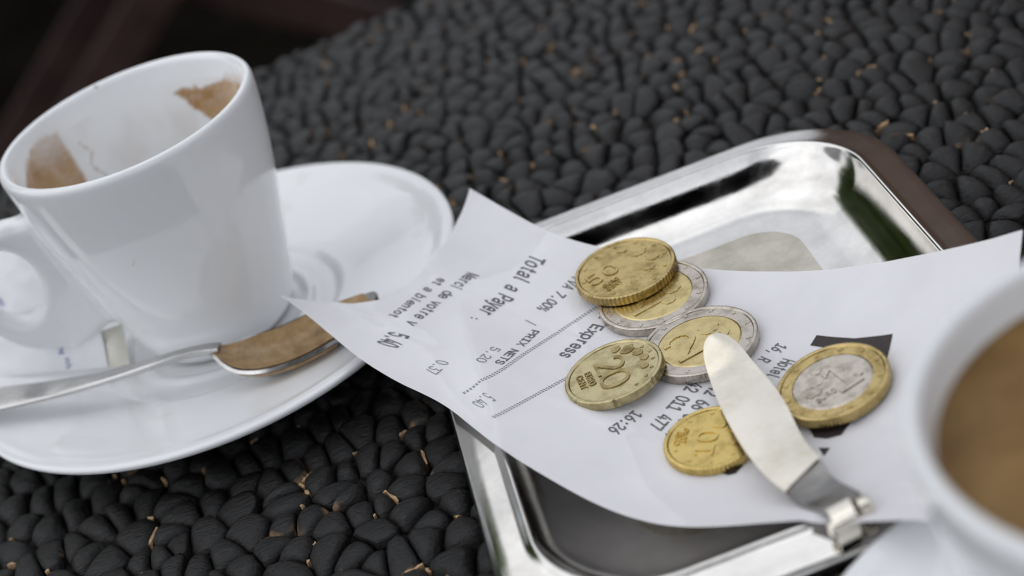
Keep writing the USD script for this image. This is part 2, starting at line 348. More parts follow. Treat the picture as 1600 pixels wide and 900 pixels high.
# ------------------------------------------------------------------ table: blackened wood blocks set on edge
rng = np.random.default_rng(11)
TA = math.radians(9.4)
tu, tv_ = np.array([math.cos(TA), math.sin(TA)]), np.array([-math.sin(TA), math.cos(TA)])
EDGE0 = np.array([-27.0, 577.0])
def table_xy(a, b):                       # a along the far edge, b from it towards the viewer
    return EDGE0 + np.multiply.outer(a, tu) - np.multiply.outer(b, tv_)
TW0, TW1, TD = -330.0, 420.0, 680.0
table = thing('mosaic_table', 'black cafe table top paved with small uneven worn wood blocks', 'table', (*table_xy(40.0, 340.0), GZ))
c4 = np.array([table_xy(TW0, 0), table_xy(TW1, 0), table_xy(TW1, TD), table_xy(TW0, TD)])
def prism(poly, z0, z1):
    m = trimesh.creation.extrude_polygon(poly, z1 - z0, engine='earcut'); m.apply_translation([0, 0, z0]); return m
tp = Polygon(c4)
part(table, 'base_panel', prism(tp.buffer(-4), -30, -3.4), M['gap'])
part(table, 'edge_band', prism(tp.buffer(1.2, join_style=1).difference(tp.buffer(-1.6)), -34, -1.9), M['gap'])
for a, b in ((TW0 + 60, 60), (TW1 - 60, 60), (TW1 - 60, TD - 60), (TW0 + 60, TD - 60)):
    x, y = table_xy(a, b)
    part(table, 'table_leg', box((x - 22, y - 22, GZ), (x + 22, y + 22, -30), 3), M['wood_chair'])
SX, SY = 6.1, 11.2
na, nb = int((TW1 - TW0) / SX), int(TD / SY)
ia, ib = np.meshgrid(np.arange(-2, na + 2), np.arange(-2, nb + 2), indexing='ij')
ca = TW0 + (ia + 0.5 * (ib % 2)) * SX + rng.normal(0, 1.15, ia.shape)
cb = (ib + 0.5) * SY + rng.normal(0, 2.3, ia.shape)
warp = np.stack([ca.ravel() / 60, cb.ravel() / 60, 0 * ca.ravel()], -1)
ca = ca.ravel() + 9 * (meshkit.noise(warp, 3) - 0.5); cb = cb.ravel() + 12 * (meshkit.noise(warp, 4) - 0.5)
seeds = np.c_[ca, cb]
vor = Voronoi(seeds)
tableclip = Polygon([(TW0, 0), (TW1, 0), (TW1, TD), (TW0, TD)])

SAUCER1, SAUCER2 = np.array([-74.0, 388.8]), np.array([74.5, 157.5])
def block_mesh(poly, k):
    cx, cy = poly.centroid.x, poly.centroid.y
    n = 12
    ring = poly.exterior
    L_ = ring.length
    pts = np.array([ring.interpolate(L_ * i / n).coords[0] for i in range(n)])
    if Polygon(pts).exterior.is_ccw is False: pts = pts[::-1]
    c = np.array([cx, cy])
    r_ = np.random.default_rng(1000 + k)
    tilt = r_.normal(0, 0.085, 2) + np.array([0.06, -0.10]); dz = r_.normal(0, 0.30)
    flat = np.clip(r_.normal(0.46, 0.06), 0.35, 0.6); hump = np.clip(r_.normal(1.3, 0.35), 0.6, 2.0)
    sm1 = 0.5 * pts + 0.25 * (np.roll(pts, 1, 0) + np.roll(pts, -1, 0)); sm2 = 0.5 * sm1 + 0.25 * (np.roll(sm1, 1, 0) + np.roll(sm1, -1, 0))
    levels = [(1.0, -3.6), (0.985, -1.75 * hump), (0.91, -0.95 * hump), (0.74, -0.42 * hump), (flat, -0.13 * hump)]
    V, W = [], []
    off = r_.normal(0, 0.25, 2)
    for s, z in levels:
        ps = pts if s > 0.95 else sm1 if s > 0.8 else sm2
        d = (ps - c) * s * (1 + r_.normal(0, 0.02, (n, 1)) * (s < 0.98))
        p = c + d + (off * (1 - s))
        zz = z + dz + (d @ tilt if z > -3 else 0 * d[:, 0]) + (r_.normal(0, 0.07, n) if z > -3 else 0)
        V.append(np.c_[p, zz]); W.append(np.full(n, {1.0: 0.2, 0.985: 1.0, 0.91: 0.55}.get(s, 0.0)))
    V.append([[c[0] + off[0] * .5, c[1] + off[1] * .5, dz + 0.02]]); W.append([0.0])
    v = np.vstack(V); w = np.concatenate(W)
    f = grid_faces(5, n, wrap_v=True)
    i = np.arange(n); j = (i + 1) % n
    f = np.vstack([f[:, ::-1][:, [0, 1, 2]], np.c_[4 * n + i, 4 * n + j, np.full(n, 5 * n)]])
    # orientation
    t = v[f]; nn = np.cross(t[:, 1] - t[:, 0], t[:, 2] - t[:, 0])
    mid = t.mean(1) - np.array([c[0], c[1], -2.0])
    fl = (nn * mid).sum(1) < 0
    f[fl] = f[fl][:, ::-1]
    xy = table_xy(0.0, 0.0) + np.outer(v[:, 0], tu) - np.outer(v[:, 1], tv_)
    v = np.c_[xy, v[:, 2]]
    f = f[:, ::-1]                       # the b axis is flipped
    return v, f, w

# camera of the photograph, only to choose which 300 blocks become single parts
def cam_px(P):
    P = np.atleast_2d(P) - np.array([0, 0, CAM_H]); d = P @ _fw
    return np.c_[800 + 2620 * (P @ _rt) / d, 450 - 2620 * (P @ _up) / d], d
blocks = []
for k, reg in enumerate(vor.point_region):
    idx = vor.regions[reg]
    if -1 in idx or len(idx) < 3: continue
    a, b = seeds[k]
    if not (TW0 < a < TW1 and 0 < b < TD): continue
    xyc = table_xy(a, b)
    if xyc[1] < 40: continue
    pg = Polygon(vor.vertices[idx])
    if pg.area > 170: continue
    pg = pg.intersection(tableclip).buffer(-1.15, join_style=1).buffer(1.10, join_style=1)
    if pg.is_empty or pg.geom_type != 'Polygon' or pg.area < 6: continue
    blocks.append((k, pg, xyc))
hidden = [Point(SAUCER1).buffer(56), Polygon([(-18, 222), (90, 222), (90, 362), (-18, 362)]), Point(SAUCER2).buffer(60)]
score = []
for k, pg, xyc in blocks:
    px, d = cam_px([*xyc, 0]); px = px[0]
    vis = -10 < px[0] < 1610 and -10 < px[1] < 910 and not any(h.contains(Point(xyc)) for h in hidden)
    # behind the cup or under the receipt
    if vis and (Polygon([(0, 280), (390, 90), (455, 440), (300, 560), (0, 560)]).contains(Point(px)) or Polygon([(440, 465), (735, 297), (1100, 430), (1050, 830), (790, 710)]).contains(Point(px)) or Polygon([(1420, 620), (1500, 480), (1600, 425), (1600, 900), (1300, 900)]).contains(Point(px))): vis = False
    score.append(pg.area / d[0] ** 3 if vis else 0.0)
order = np.argsort(score)[::-1]
single = set(order[:300].tolist())
V, F, W, off = [], [], [], 0
for q, (k, pg, xyc) in enumerate(blocks):
    v, f, w = block_mesh(pg, k)
    if q in single and score[q] > 0:
        part(table, 'wood_block', trimesh.Trimesh(v, f, process=False), M['block'], True, {'wear': w})
    else:
        V.append(v); F.append(f + off); W.append(w); off += len(v)
part(table, 'wood_blocks', trimesh.Trimesh(np.vstack(V), np.vstack(F), process=False), M['block'], True, {'wear': np.concatenate(W)}, kind='stuff', label='remaining small black wood blocks of the table top')
# pale splinters of raw wood showing in some of the joints
V, F, off = [], [], 0
r2 = np.random.default_rng(5)
for (p, q), (i0, i1) in zip(vor.ridge_points, vor.ridge_vertices):
    if i0 < 0 or r2.random() > 0.18: continue
    A, B = vor.vertices[i0], vor.vertices[i1]
    mid = (A + B) / 2
    if not (TW0 + 4 < mid[0] < TW1 - 4 and 2 < mid[1] < TD - 4): continue
    ln = np.linalg.norm(B - A)
    if ln < 1.5 or ln > 9: continue
    t = (B - A) / ln; nrm = np.array([-t[1], t[0]])
    a0, a1 = np.sort(r2.uniform(-0.05, 1.05, 2)); 
    if (a1 - a0) * ln < 0.9: a1 = a0 + 0.9 / ln
    n = 5
    s = np.linspace(a0, a1, n)
    wd = (0.14 + 0.30 * r2.random(n)) * np.array([.4, 1, 1.1, 1, .3]); zt = -1.45 + 0.55 * r2.random() + r2.normal(0, 0.15, n)
    c = A + np.outer(s * ln, t) + np.outer(r2.normal(0, 0.15, n), nrm)
    ring = np.concatenate([np.c_[c + nrm * wd[:, None], zt], np.c_[c - nrm * wd[:, None], zt - .1], np.c_[c + nrm * wd[:, None], zt * 0 - 3.5], np.c_[c - nrm * wd[:, None], zt * 0 - 3.5]])
    xy = EDGE0 + np.outer(ring[:, 0], tu) - np.outer(ring[:, 1], tv_)
    i = np.arange(n - 1)
    fs = np.vstack([np.c_[i, i + 1, i + n + 1], np.c_[i, i + n + 1, i + n], np.c_[i, i + 2 * n, i + 2 * n + 1], np.c_[i, i + 2 * n + 1, i + 1], np.c_[i + n, i + n + 1, i + 3 * n + 1], np.c_[i + n, i + 3 * n + 1, i + 3 * n]])
    V.append(np.c_[xy, ring[:, 2]]); F.append(fs + off); off += len(ring)
part(table, 'raw_wood_splinters', trimesh.Trimesh(np.vstack(V), np.vstack(F), process=False), M['joint'], kind='stuff', label='pale raw wood showing in the joints')

# ------------------------------------------------------------------ saucers
SAUCER = [(0, 3.2), (20, 3.2), (21, 1.2), (24, 1.2), (25, 3.0), (34, 3.6), (48, 5.6), (60, 8.6), (65.2, 11.1), (66.5, 12.3), (66.55, 13.0), (66.0, 13.5), (64.8, 13.4),
          (60, 11.9), (52, 10.1), (44, 8.5), (36, 7.1), (33.4, 6.75), (32.6, 6.3), (31.8, 5.7), (29, 5.6), (26.2, 5.75), (25.3, 6.5), (24.4, 6.75), (23.4, 6.3), (22.5, 5.8), (20, 5.6), (0, 5.6)]
def saucer(center, label, scale=1.0, dz=0.0):
    t = thing('saucer', label, 'saucer', (*center, dz))
    pr = smooth_profile(SAUCER, 150) * scale; pr[0, 0] = pr[-1, 0] = 0.001
    pr[:, 1] += dz
    v, f = lathe(pr, 200, center)
    a = np.arctan2(v[:, 1] - center[1], v[:, 0] - center[0]); r = np.hypot(v[:, 0] - center[0], v[:, 1] - center[1])
    part(t, 'dish', trimesh.Trimesh(v, f, process=False), M['porcelain'], True, {'stain': saucer_stain(v, r, a, center)})
    return t
def saucer_stain(v, r, a, center):
    n = meshkit.fbm(v / 9.0, 4, 2)
    return np.clip((n - 0.72) * 3, 0, 0.10) * (r < 64)
saucer(SAUCER1, 'white porcelain saucer under the empty espresso cup at left')

# ------------------------------------------------------------------ cups
OUT = [(0, 8.2), (15.3, 8.2), (16, 6.4), (17.8, 6.2), (19.2, 7.2), (20.6, 9.8), (22.2, 14.0), (23.6, 20), (24.85, 25), (26.05, 30), (27.3, 35), (28.5, 40), (29.65, 45), (30.7, 50), (31.6, 55), (32.35, 60), (32.9, 64.5), (33.05, 66.6), (32.75, 67.7), (32.0, 68.25), (31.2, 68.1), (30.6, 67.3),
       (30.2, 65), (29.4, 60), (28.3, 52), (26.7, 42), (24.7, 32), (22, 22), (18, 15.5), (10, 12.2), (0, 11.6)]
def rin(z): return np.interp(z, [12, 15.5, 22, 32, 42, 52, 60, 65, 68], [10, 18, 22, 24.7, 26.7, 28.3, 29.4, 30.2, 31])
_zb = np.array([p[1] for p in OUT[4:18]]); _rb = np.array([p[0] for p in OUT[4:18]])

def handle_mesh():
    """level set of an ear handle that blends into the body; along +rho in the xz plane"""
    def smin(a, b, k):
        h = max(k - abs(a - b), 0.0) / k
        return min(a, b) - h * h * k * 0.25
    zb, rb = _zb.tolist(), _rb.tolist()
    def f(x, y, z):
        rho = math.hypot(x, y)
        rbody = float(np.interp(z, zb, rb))
        body = (rho - rbody) * 0.95
        ex, ez = (x - 40.2) / 15.2, (z - 35.6) / 18.6
        e = (math.hypot(ex, ez) - 1) * 15.2
        web = max(abs(z - (36 - 0.35 * (x - 26))) - 16.5, x - 37)
        outer = smin(e, web, 7.0)
        hx, hz = (x - 44.2) / 7.3, (z - 37.8) / 10.2
        hole = (math.hypot(hx, hz) - 1) * 7.3
        d2 = max(outer, -hole)
        half = 3.7 + 1.6 * max(0.0, min(1.0, (37 - x) / 10))
        r = 2.9
        q1, q2 = d2 + r, abs(y) - half + r
        plate = math.hypot(max(q1, 0), max(q2, 0)) + min(max(q1, q2), 0) - r
        u = smin(plate, body, 5.0)
        u = max(u, -(body + 0.9))
        return -max(u, x * -1 + 12)
    m = m3.Manifold.level_set(f, [12, -17, 12, 60, 17, 62], 0.85)
    t = m.to_mesh()
    tm = trimesh.Trimesh(t.vert_properties[:, :3], t.tri_verts, process=True)
    trimesh.smoothing.filter_taubin(tm, iterations=8)
    return tm
HANDLE = handle_mesh()

def cup_body(center, scale=1.0, n=240, np_=320):
    pr = smooth_profile(OUT, np_); pr[0, 0] = pr[-1, 0] = 0.001
    return pr

def cup(name, label, center, z0, scale, handle_az, stain_fn):
    t = thing(name, label, 'cup', (*center, z0 + 6.2 * scale))
    pr = cup_body(center)
    v, f = lathe(pr, 300)
    st = stain_fn(v)
    vv = v * scale + np.array([*center, z0])
    part(t, 'body', trimesh.Trimesh(vv, f, process=False), M['porcelain'], True, {'stain': st})
    h = HANDLE.copy()
    h.apply_transform(trimesh.transformations.rotation_matrix(handle_az, [0, 0, 1]))
    h.apply_scale(scale); h.apply_translation([*center, z0])
    part(t, 'handle', h, M['porcelain'], True)
    return t

def is_inner(v):
    r = np.hypot(v[:, 0], v[:, 1])
    return (v[:, 2] > 11) & (r < rin(v[:, 2]) + 0.9)

def stain_espresso(v):
    a = np.degrees(np.arctan2(v[:, 1], v[:, 0])); z = v[:, 2]
    nz = meshkit.fbm(np.c_[v[:, :2] / 2.2, z / 2.2], 4, 7) - 0.5
    nf = meshkit.fbm(v / 0.9, 3, 9) - 0.5
    s = np.zeros(len(v))
    # right patch: a tongue of dried foam from the lip side down into the cup
    top = np.interp(a, [15, 25, 32, 40, 55, 66, 75, 80], [64.5, 64.8, 64.6, 62.0, 60.0, 60.6, 60.2, 58])
    bot = np.interp(a, [15, 25, 40, 55, 64, 70, 75, 80], [40, 43, 46, 50, 54.5, 57.5, 59.5, 60])
    d = np.minimum(top + 3.5 * nz - z, z - bot + 3.5 * nz); d = np.minimum(d, (76 - a) * 0.45 + 2 * nz); d = np.minimum(d, (a - 6) * 0.4)
    s = np.maximum(s, np.clip(d / 1.1, 0, 1) * np.clip(0.92 + 0.35 * nf + 0.3 * nz, 0.3, 1))
    up = (np.clip((z - 61) / 2.0, 0, 1) * (a > 8) * (a < 62))
    s *= 1 - np.clip(up * (nf + 0.75), 0, 0.8)
    # left patch
    aa = np.where(a < 0, a + 360, a)
    top = np.interp(aa, [132, 138, 145, 155, 165, 180], [63, 64.5, 65.5, 64.3, 63, 60]); bot = np.interp(aa, [132, 140, 155, 170, 190], [49, 46, 44, 44, 44])
    d = np.minimum(top + 2.2 * nz - z, z - bot); d = np.minimum(d, (aa - 133.5) * 0.5 + 0.7 * nz); d = np.minimum(d, (190 - aa) * 0.4)
    s = np.maximum(s, np.clip(d / 1.2, 0, 1) * np.clip(0.90 + 0.3 * nf - 0.42 * np.clip((z - 55) / 7, 0, 1) + 0.35 * np.clip((aa - 148) / 12, 0, 1), 0.15, 1))
    # thin dried trickle and specks
    ac = 125.5 + 1.6 * np.sin(z * 0.9) + 3 * nz
    d = 0.35 - np.abs(aa - ac) * 0.5 + 0.9 * nf
    s = np.maximum(s, np.clip(d / 0.5, 0, 0.75) * (z > 40) * (z < 58))
    film = np.clip((meshkit.fbm(np.c_[v[:, :2] / 9, z / 16], 3, 27) - 0.40) * 0.6, 0, 0.15) * (z < 62)
    s = np.maximum(s, film)
    return np.where(is_inner(v), s, 0.0)

def stain_white(v):
    z = v[:, 2]; a = np.arctan2(v[:, 1], v[:, 0])
    nz = meshkit.fbm(v / 3.0, 4, 17) - 0.5
    lvl = 62.3 + 1.2 * np.sin(a * 2 + 1) + 3.0 * nz
    return np.where(is_inner(v), np.clip((lvl - z) / 1.6, 0, 1) * 0.9, 0.0)

CUP1 = np.array([-73.6, 389.2])
cup('espresso_cup', 'empty white espresso cup with dried coffee stains inside', CUP1, 0.0, 1.0, math.pi, stain_espresso)
S2 = 1.09
saucer(SAUCER2, 'white saucer under the blurred foreground cup at right')
c2 = cup('coffee_cup', 'blurred white foreground cup still holding milky brown coffee', SAUCER2, -0.6, S2, math.radians(-25), stain_white)
rc = np.linspace(0, 1, 14)
lv = 62.0
prof = np.c_[(rin(lv) + 0.35) * rc, lv + 0.5 * np.clip((rc - 0.93) / 0.07, 0, 1) ** 2]
v, f = lathe(prof[::-1], 160)
part(c2, 'coffee', trimesh.Trimesh(v * S2 + np.array([*SAUCER2, -0.6]), f, process=False), M['coffee'], True)

# ------------------------------------------------------------------ bill tray
def wall_profile(n=34):
    """inner wall of the tray from the crest: steep at the top, then a wide hollow into the floor"""
    R, a0 = 17.0, np.radians(66)
    return [(R * (np.sin(a0) - np.sin(a)), 12.9 - R * (np.cos(a) - np.cos(a0))) for a in np.radians(np.linspace(66, 4, n))[1:]]
TX0, TX1, TY0, TY1, TR = -22.5, 96.0, 217.2, 370.3, 30.0
def rr_loop(dx, dy, R, z, nc=18, ns=14):
    x0, x1, y0, y1 = TX0 + dx, TX1 - dx, TY0 + dy, TY1 - dy
    R = min(R, (x1 - x0) / 2 - .1, (y1 - y0) / 2 - .1)
    cs = [(x1 - R, y1 - R, 0), (x0 + R, y1 - R, 90), (x0 + R, y0 + R, 180), (x1 - R, y0 + R, 270)]
    out = []
    for i, (cx, cy, a0) in enumerate(cs):
        t = np.radians(np.linspace(a0, a0 + 90, nc))
        # slightly squarer than a circle
        arc = np.c_[cx + R * np.cos(t), cy + R * np.sin(t)]
        nx, ny, na_ = cs[(i + 1) % 4]
        t2 = math.radians(na_)
        nxt = np.array([nx + R * math.cos(t2), ny + R * math.sin(t2)])
        lin = arc[-1] + np.outer(np.linspace(0, 1, ns + 2)[1:-1], nxt - arc[-1])
        out += [arc, lin]
    p = np.vstack(out)
    return np.c_[p, np.full(len(p), z)]
levels = [(0.5, 0.5, 9.3), (0.05, 0.05, 9.6), (0.0, 0.0, 10.0), (0.25, 0.25, 10.55), (0.8, 0.8, 11.0), (1.6, 1.6, 11.35), (4, 4, 11.9), (7.0, 7.0, 12.3), (7.8, 7.8, 12.62), (8.3, 8.3, 13.0), (8.75, 8.75, 13.2), (9.15, 9.15, 13.15), (9.4, 9.4, 12.9)]
levels += [(9.4 + x, 9.4 + x, z) for x, z in wall_profile()]
levels += [(25.5, 25.5, 2.72), (29, 29, 2.6)]
tray = thing('bill_tray', 'shiny rectangular stainless steel bill tray with rounded corners and clip', 'tray', ((TX0 + TX1) / 2, (TY0 + TY1) / 2, 0.6))
loops = [rr_loop(dx, dy, TR - 0.62 * dx, z) for dx, dy, z in levels]
under = [l - np.array([0, 0, 0.7]) for l in loops[:0:-1]]
def stack(lps):
    n = len(lps[0]); v = np.vstack(lps)
    return v, grid_faces(len(lps), n, wrap_v=True)
wall_v, wall_f = stack(under + loops)
wm = trimesh.Trimesh(wall_v, wall_f, process=False)
nn = wm.face_normals[-1]
if nn[2] < 0: wm.invert()
part(tray, 'rim_and_walls', wm, M['steel'], 50)
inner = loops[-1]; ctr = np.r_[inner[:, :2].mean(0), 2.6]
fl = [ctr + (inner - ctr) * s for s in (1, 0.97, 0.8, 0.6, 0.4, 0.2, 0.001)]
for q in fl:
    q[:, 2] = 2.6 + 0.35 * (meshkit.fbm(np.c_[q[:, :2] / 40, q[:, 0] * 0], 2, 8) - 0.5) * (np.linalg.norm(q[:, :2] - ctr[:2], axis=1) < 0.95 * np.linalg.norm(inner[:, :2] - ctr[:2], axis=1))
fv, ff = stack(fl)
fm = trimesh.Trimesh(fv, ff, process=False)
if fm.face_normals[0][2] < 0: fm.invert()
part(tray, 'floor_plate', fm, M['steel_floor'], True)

# clip: leaf, neck and curled hinge on the near rim
Lp = np.array([[33.1, 290.2, 12.1], [31.6, 284.1, 10.6], [30.5, 272.5, 10.7], [30.2, 258.7, 11.7], [31.1, 244.5, 12.8], [33.1, 236.0, 13.4]])
Rp = np.array([[39.0, 290.4, 12.1], [40.7, 283.0, 10.6], [41.8, 272.2, 10.7], [41.8, 259.5, 11.7], [41.2, 247.2, 12.8], [42.0, 241.6, 13.4]])
tipL = np.array([[34.6, 292.4, 12.5]]); tipR = np.array([[37.5, 292.8, 12.5]])
Ls, Rs = spline(np.vstack([tipL, Lp]), 46), spline(np.vstack([tipR, Rp]), 46)
w = np.linspace(0, 1, 13)
leaf = Ls[:, None] * (1 - w)[None, :, None] + Rs[:, None] * w[None, :, None]
leaf[..., 2] += 0.22 * (1 - (2 * w - 1) ** 2)[None]
part(tray, 'clip_leaf', sheet(leaf, 0.9), M['clip_steel'], 40)
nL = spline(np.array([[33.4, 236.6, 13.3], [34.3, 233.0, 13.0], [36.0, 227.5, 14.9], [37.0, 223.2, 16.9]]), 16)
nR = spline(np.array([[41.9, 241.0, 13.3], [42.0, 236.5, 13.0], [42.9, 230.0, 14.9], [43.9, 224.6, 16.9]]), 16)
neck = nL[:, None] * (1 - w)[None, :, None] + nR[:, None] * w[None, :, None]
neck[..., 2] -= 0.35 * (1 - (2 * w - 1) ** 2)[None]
part(tray, 'clip_neck', sheet(neck, 1.0), M['painted_dark_steel'], 40)
cv = spline(np.array([[37.0, 223.4, 16.9], [37.2, 221.4, 16.9], [37.2, 219.4, 16.0], [37.0, 218.0, 14.4], [36.8, 217.4, 12.6], [36.8, 218.0, 10.4]]), 24)
cw = np.interp(np.linspace(0, 1, 24), [0, 0.3, 1], [4.7, 4.4, 4.2])
curl = cv[:, None] + (w[None, :, None] * cw[:, None, None]) * np.array([0.985, 0.17, 0.0])
part(tray, 'clip_curl', sheet(curl, 0.6), M['clip_steel'], 50)
t = np.array([0, 0.04, 0.1, 0.3, 0.5, 0.7, 0.9, 0.96, 1.0])
for x0, x1, y_, rr_ in ((42.4, 44.8, 222.3, 2.0), (36.2, 41.9, 220.0, 1.5)):
    rad = np.array([0.72, 0.9, 1, 1, 1, 1, 1, 0.9, 0.72]) * rr_
    part(tray, 'clip_knuckle', sweep(np.c_[x0 + (x1 - x0) * t, y_ + (x1 - x0) * 0.17 * t, 15.0 + 0 * t], rad, rad, 20), M['clip_steel'], 60)
# ------------------------------------------------------------------ receipt
#@RECEIPT_BEGIN
RU = np.array([(-1.0, 381.4, 20), (8.8, 361.2, 17), (15.8, 352.2, 13.5), (23.9, 346.6, 9.5), (34.4, 337.1, 6.5), (43.8, 326.7, 5.0), (55.9, 315.0, 6.0), (66.3, 303.9, 9.0), (77.2, 291.8, 13.6), (87.6, 280.3, 19.0), (93.1, 274.5, 22.0), (96.9, 269.3, 25.0)])
RL = np.array([(-52.4, 355.9, 24), (-45.3, 343.1, 20), (-38.2, 326.4, 18), (-30.6, 313.1, 16), (-23.1, 301.5, 14.5), (-18.0, 288.8, 14.2), (-13.2, 276.9, 14.0), (-5.8, 265.8, 10.0), (5.7, 250.0, 8.0), (21.2, 237.0, 8.0), (38.1, 221.1, 14.5), (50.6, 208.7, 19)])
#            sag of the middle of each row below the straight ruling
SAG = np.array([6.5, 4.5, 3.5, 4.0, 4.4, 4.8, 5.2, 5.6, 6.6, 7.6, 8.4, 9.0])
def receipt_surface(nu=150, nv=70):
    k = np.arange(12); w = np.linspace(0, 1, nv)
    torn = np.interp(w, [0, 0.15, 0.345, 0.55, 0.69, 0.8, 0.9, 1], [0, 0.16, 0.46, 0.78, 0.82, 0.62, 0.30, 0])   # the torn end is hollow
    q = torn[None, :] + (11 - torn[None, :]) * np.linspace(0, 1, nu)[:, None]
    S = CubicSpline(k, RU)(q) * (1 - w)[None, :, None] + CubicSpline(k, RL)(q) * w[None, :, None]
    S[..., 2] -= CubicSpline(k, SAG)(q) * (1 - np.abs(2 * w - 1) ** 2.8)[None]
    # soft folds and a slight crumple
    cx_ = S[..., 0] * 0.82 + S[..., 1] * 0.57
    S[..., 2] += 0.28 * np.exp(-((cx_ - 168.5) / 1.0) ** 2) - 0.22 * np.exp(-((cx_ - 189.0) / 0.9) ** 2)
    S[..., 2] += 0.5 * (meshkit.fbm(np.c_[S[..., :2].reshape(-1, 2) / 14, np.zeros(nu * nv)], 3, 21).reshape(nu, nv) - 0.5)
    # draped over the rims of the tray and of the saucer
    def lift(z, obs, k=2.2):
        return 0.5 * (z + obs + np.sqrt((z - obs) ** 2 + k * k))
    X, Y = S[..., 0], S[..., 1]
    def tray_top(i):                          # height of the steel at a distance i from the tray's outer edge
        i = np.maximum(i, -6)
        wx = np.array([0, 0.4, 2.0, 3.9, 7.4, 11.5, 15, 20, 40]) + 9.0; wz = np.array([13.2, 12.9, 10.1, 7.8, 5.1, 3.4, 2.9, 2.6, 2.6])
        return np.where(i < 9.0, 13.1 - 0.22 * (9.0 - i), np.maximum(np.interp(i, wx, wz), 13.2 - 0.43 * (i - 9.0))) + 0.30
    crest, crest_r = tray_top(X + 22.5), tray_top(96.0 - X)
    far = np.clip((Y - 340) / 20, 0, 1)
    crest = crest - 2.5 * far
    near = tray_top(Y - 217.2)
    rs_ = np.hypot(X + 74.0, Y - 388.8)
    rimh = 13.9 - 0.45 * np.abs(rs_ - 65.6)
    Z = S[..., 2]
    tip = 16.0 - 0.3 * np.hypot(X + 33.0, Y - 359.5)
    for o in (crest, crest_r, near, rimh, tip, np.full_like(Z, 3.0)):
        Z = lift(Z, o)
    S[..., 2] = Z
    return S
RS = receipt_surface()
RZ = LinearNDInterpolator(RS[..., :2].reshape(-1, 2), RS[..., 2].ravel())
#@RECEIPT_END
receipt = thing('paper_receipt', 'curled white paper till receipt lying across the steel tray', 'receipt', (20, 300, 6))
part(receipt, 'paper_strip', sheet(RS, 0.12), M['paper'], 50)

def on_paper(mesh2d, lift=0.07):
    v = np.asarray(mesh2d.vertices).copy()
    z = RZ(v[:, :2]); z = np.where(np.isnan(z), np.nanmean(z), z)
    v[:, 2] = z + lift + v[:, 2] * 0.4
    return trimesh.Trimesh(v, mesh2d.faces, process=False)
def refine(m, l):
    vv, ff = trimesh.remesh.subdivide_to_size(m.vertices, m.faces, l, max_iter=6)
    return trimesh.Trimesh(vv, ff, process=False)
def print_line(text, a, b, cap, ink='ink', bold=False):
    a, b = np.array(a, float), np.array(b, float)
    d = b - a; ln = np.linalg.norm(d); d /= ln; n = np.array([-d[1], d[0]])
    cell = ln / len(text)
    sx = cell * 0.95 / 0.74
    out = []
    for i, chx in enumerate(text):
        if chx == ' ':
            continue
        m = meshkit.text_mesh(chx, 1.0, 0.03, bold)
        v = m.vertices.copy()
        x0, x1 = v[:, 0].min(), v[:, 0].max()
        wsc = min(sx, cell * 0.94 / (x1 - x0))
        xx = (i + 0.5) * cell + (v[:, 0] - (x0 + x1) / 2) * wsc
        v[:, :2] = a + np.outer(xx, d) + np.outer(v[:, 1] * cap, n)
        out.append(trimesh.Trimesh(v, m.faces, process=False))
    part(receipt, 'printed_line', on_paper(refine(trimesh.util.concatenate(out), 1.5)), M[ink])
LINES = [
    ('Total a Payer', (7.22, 350.66), (-9.60, 335.00), 4.02, 'ink'),
    (':', (-10.90, 333.22), (-11.68, 331.89), 2.10, 'ink'),
    ('Merci de votre v', (-8.41, 351.92), (-26.22, 338.13), 3.53, 'ink'),
    ('et a bientot', (-15.40, 353.02), (-29.69, 343.06), 2.96, 'ink'),
    ('5.40', (-29.95, 335.92), (-33.61, 331.83), 5.48, 'ink'),
    ('0.37', (-21.34, 320.62), (-25.00, 317.17), 3.54, 'ink_faint'),
    ('5.20', (-8.70, 319.66), (-13.43, 313.77), 2.19, 'ink_faint'),
    ('PRIX NETS', (0.98, 325.39), (-9.60, 312.50), 1.84, 'ink'),
    ('TVA 7.00%', (14.82, 341.54), (3.58, 333.43), 2.74, 'ink'),
    ('/', (1.00, 329.91), (-0.47, 328.22), 2.69, 'ink_faint'),
    ('2 Express', (17.36, 325.16), (4.19, 313.14), 3.23, 'ink'),
    ('5.40', (-13.50, 300.70), (-16.95, 298.88), 4.26, 'ink_faint'),
    ('16:26', (14.58, 285.26), (7.77, 280.87), 2.85, 'ink'),
    ('42 011 477', (28.21, 288.56), (15.78, 278.50), 3.33, 'ink'),
    ('42 66 00 19', (31.67, 284.84), (17.82, 273.86), 3.34, 'ink'),
    ('16, R', (48.35, 289.89), (42.80, 287.24), 2.97, 'ink'),
    ('Hotel', (47.52, 284.06), (42.36, 280.70), 3.18, 'ink'),
]
for text_, a_, b_, cap_, ink_ in LINES:
    print_line(text_, a_, b_, cap_, ink_, bold=(ink_ == 'ink'))
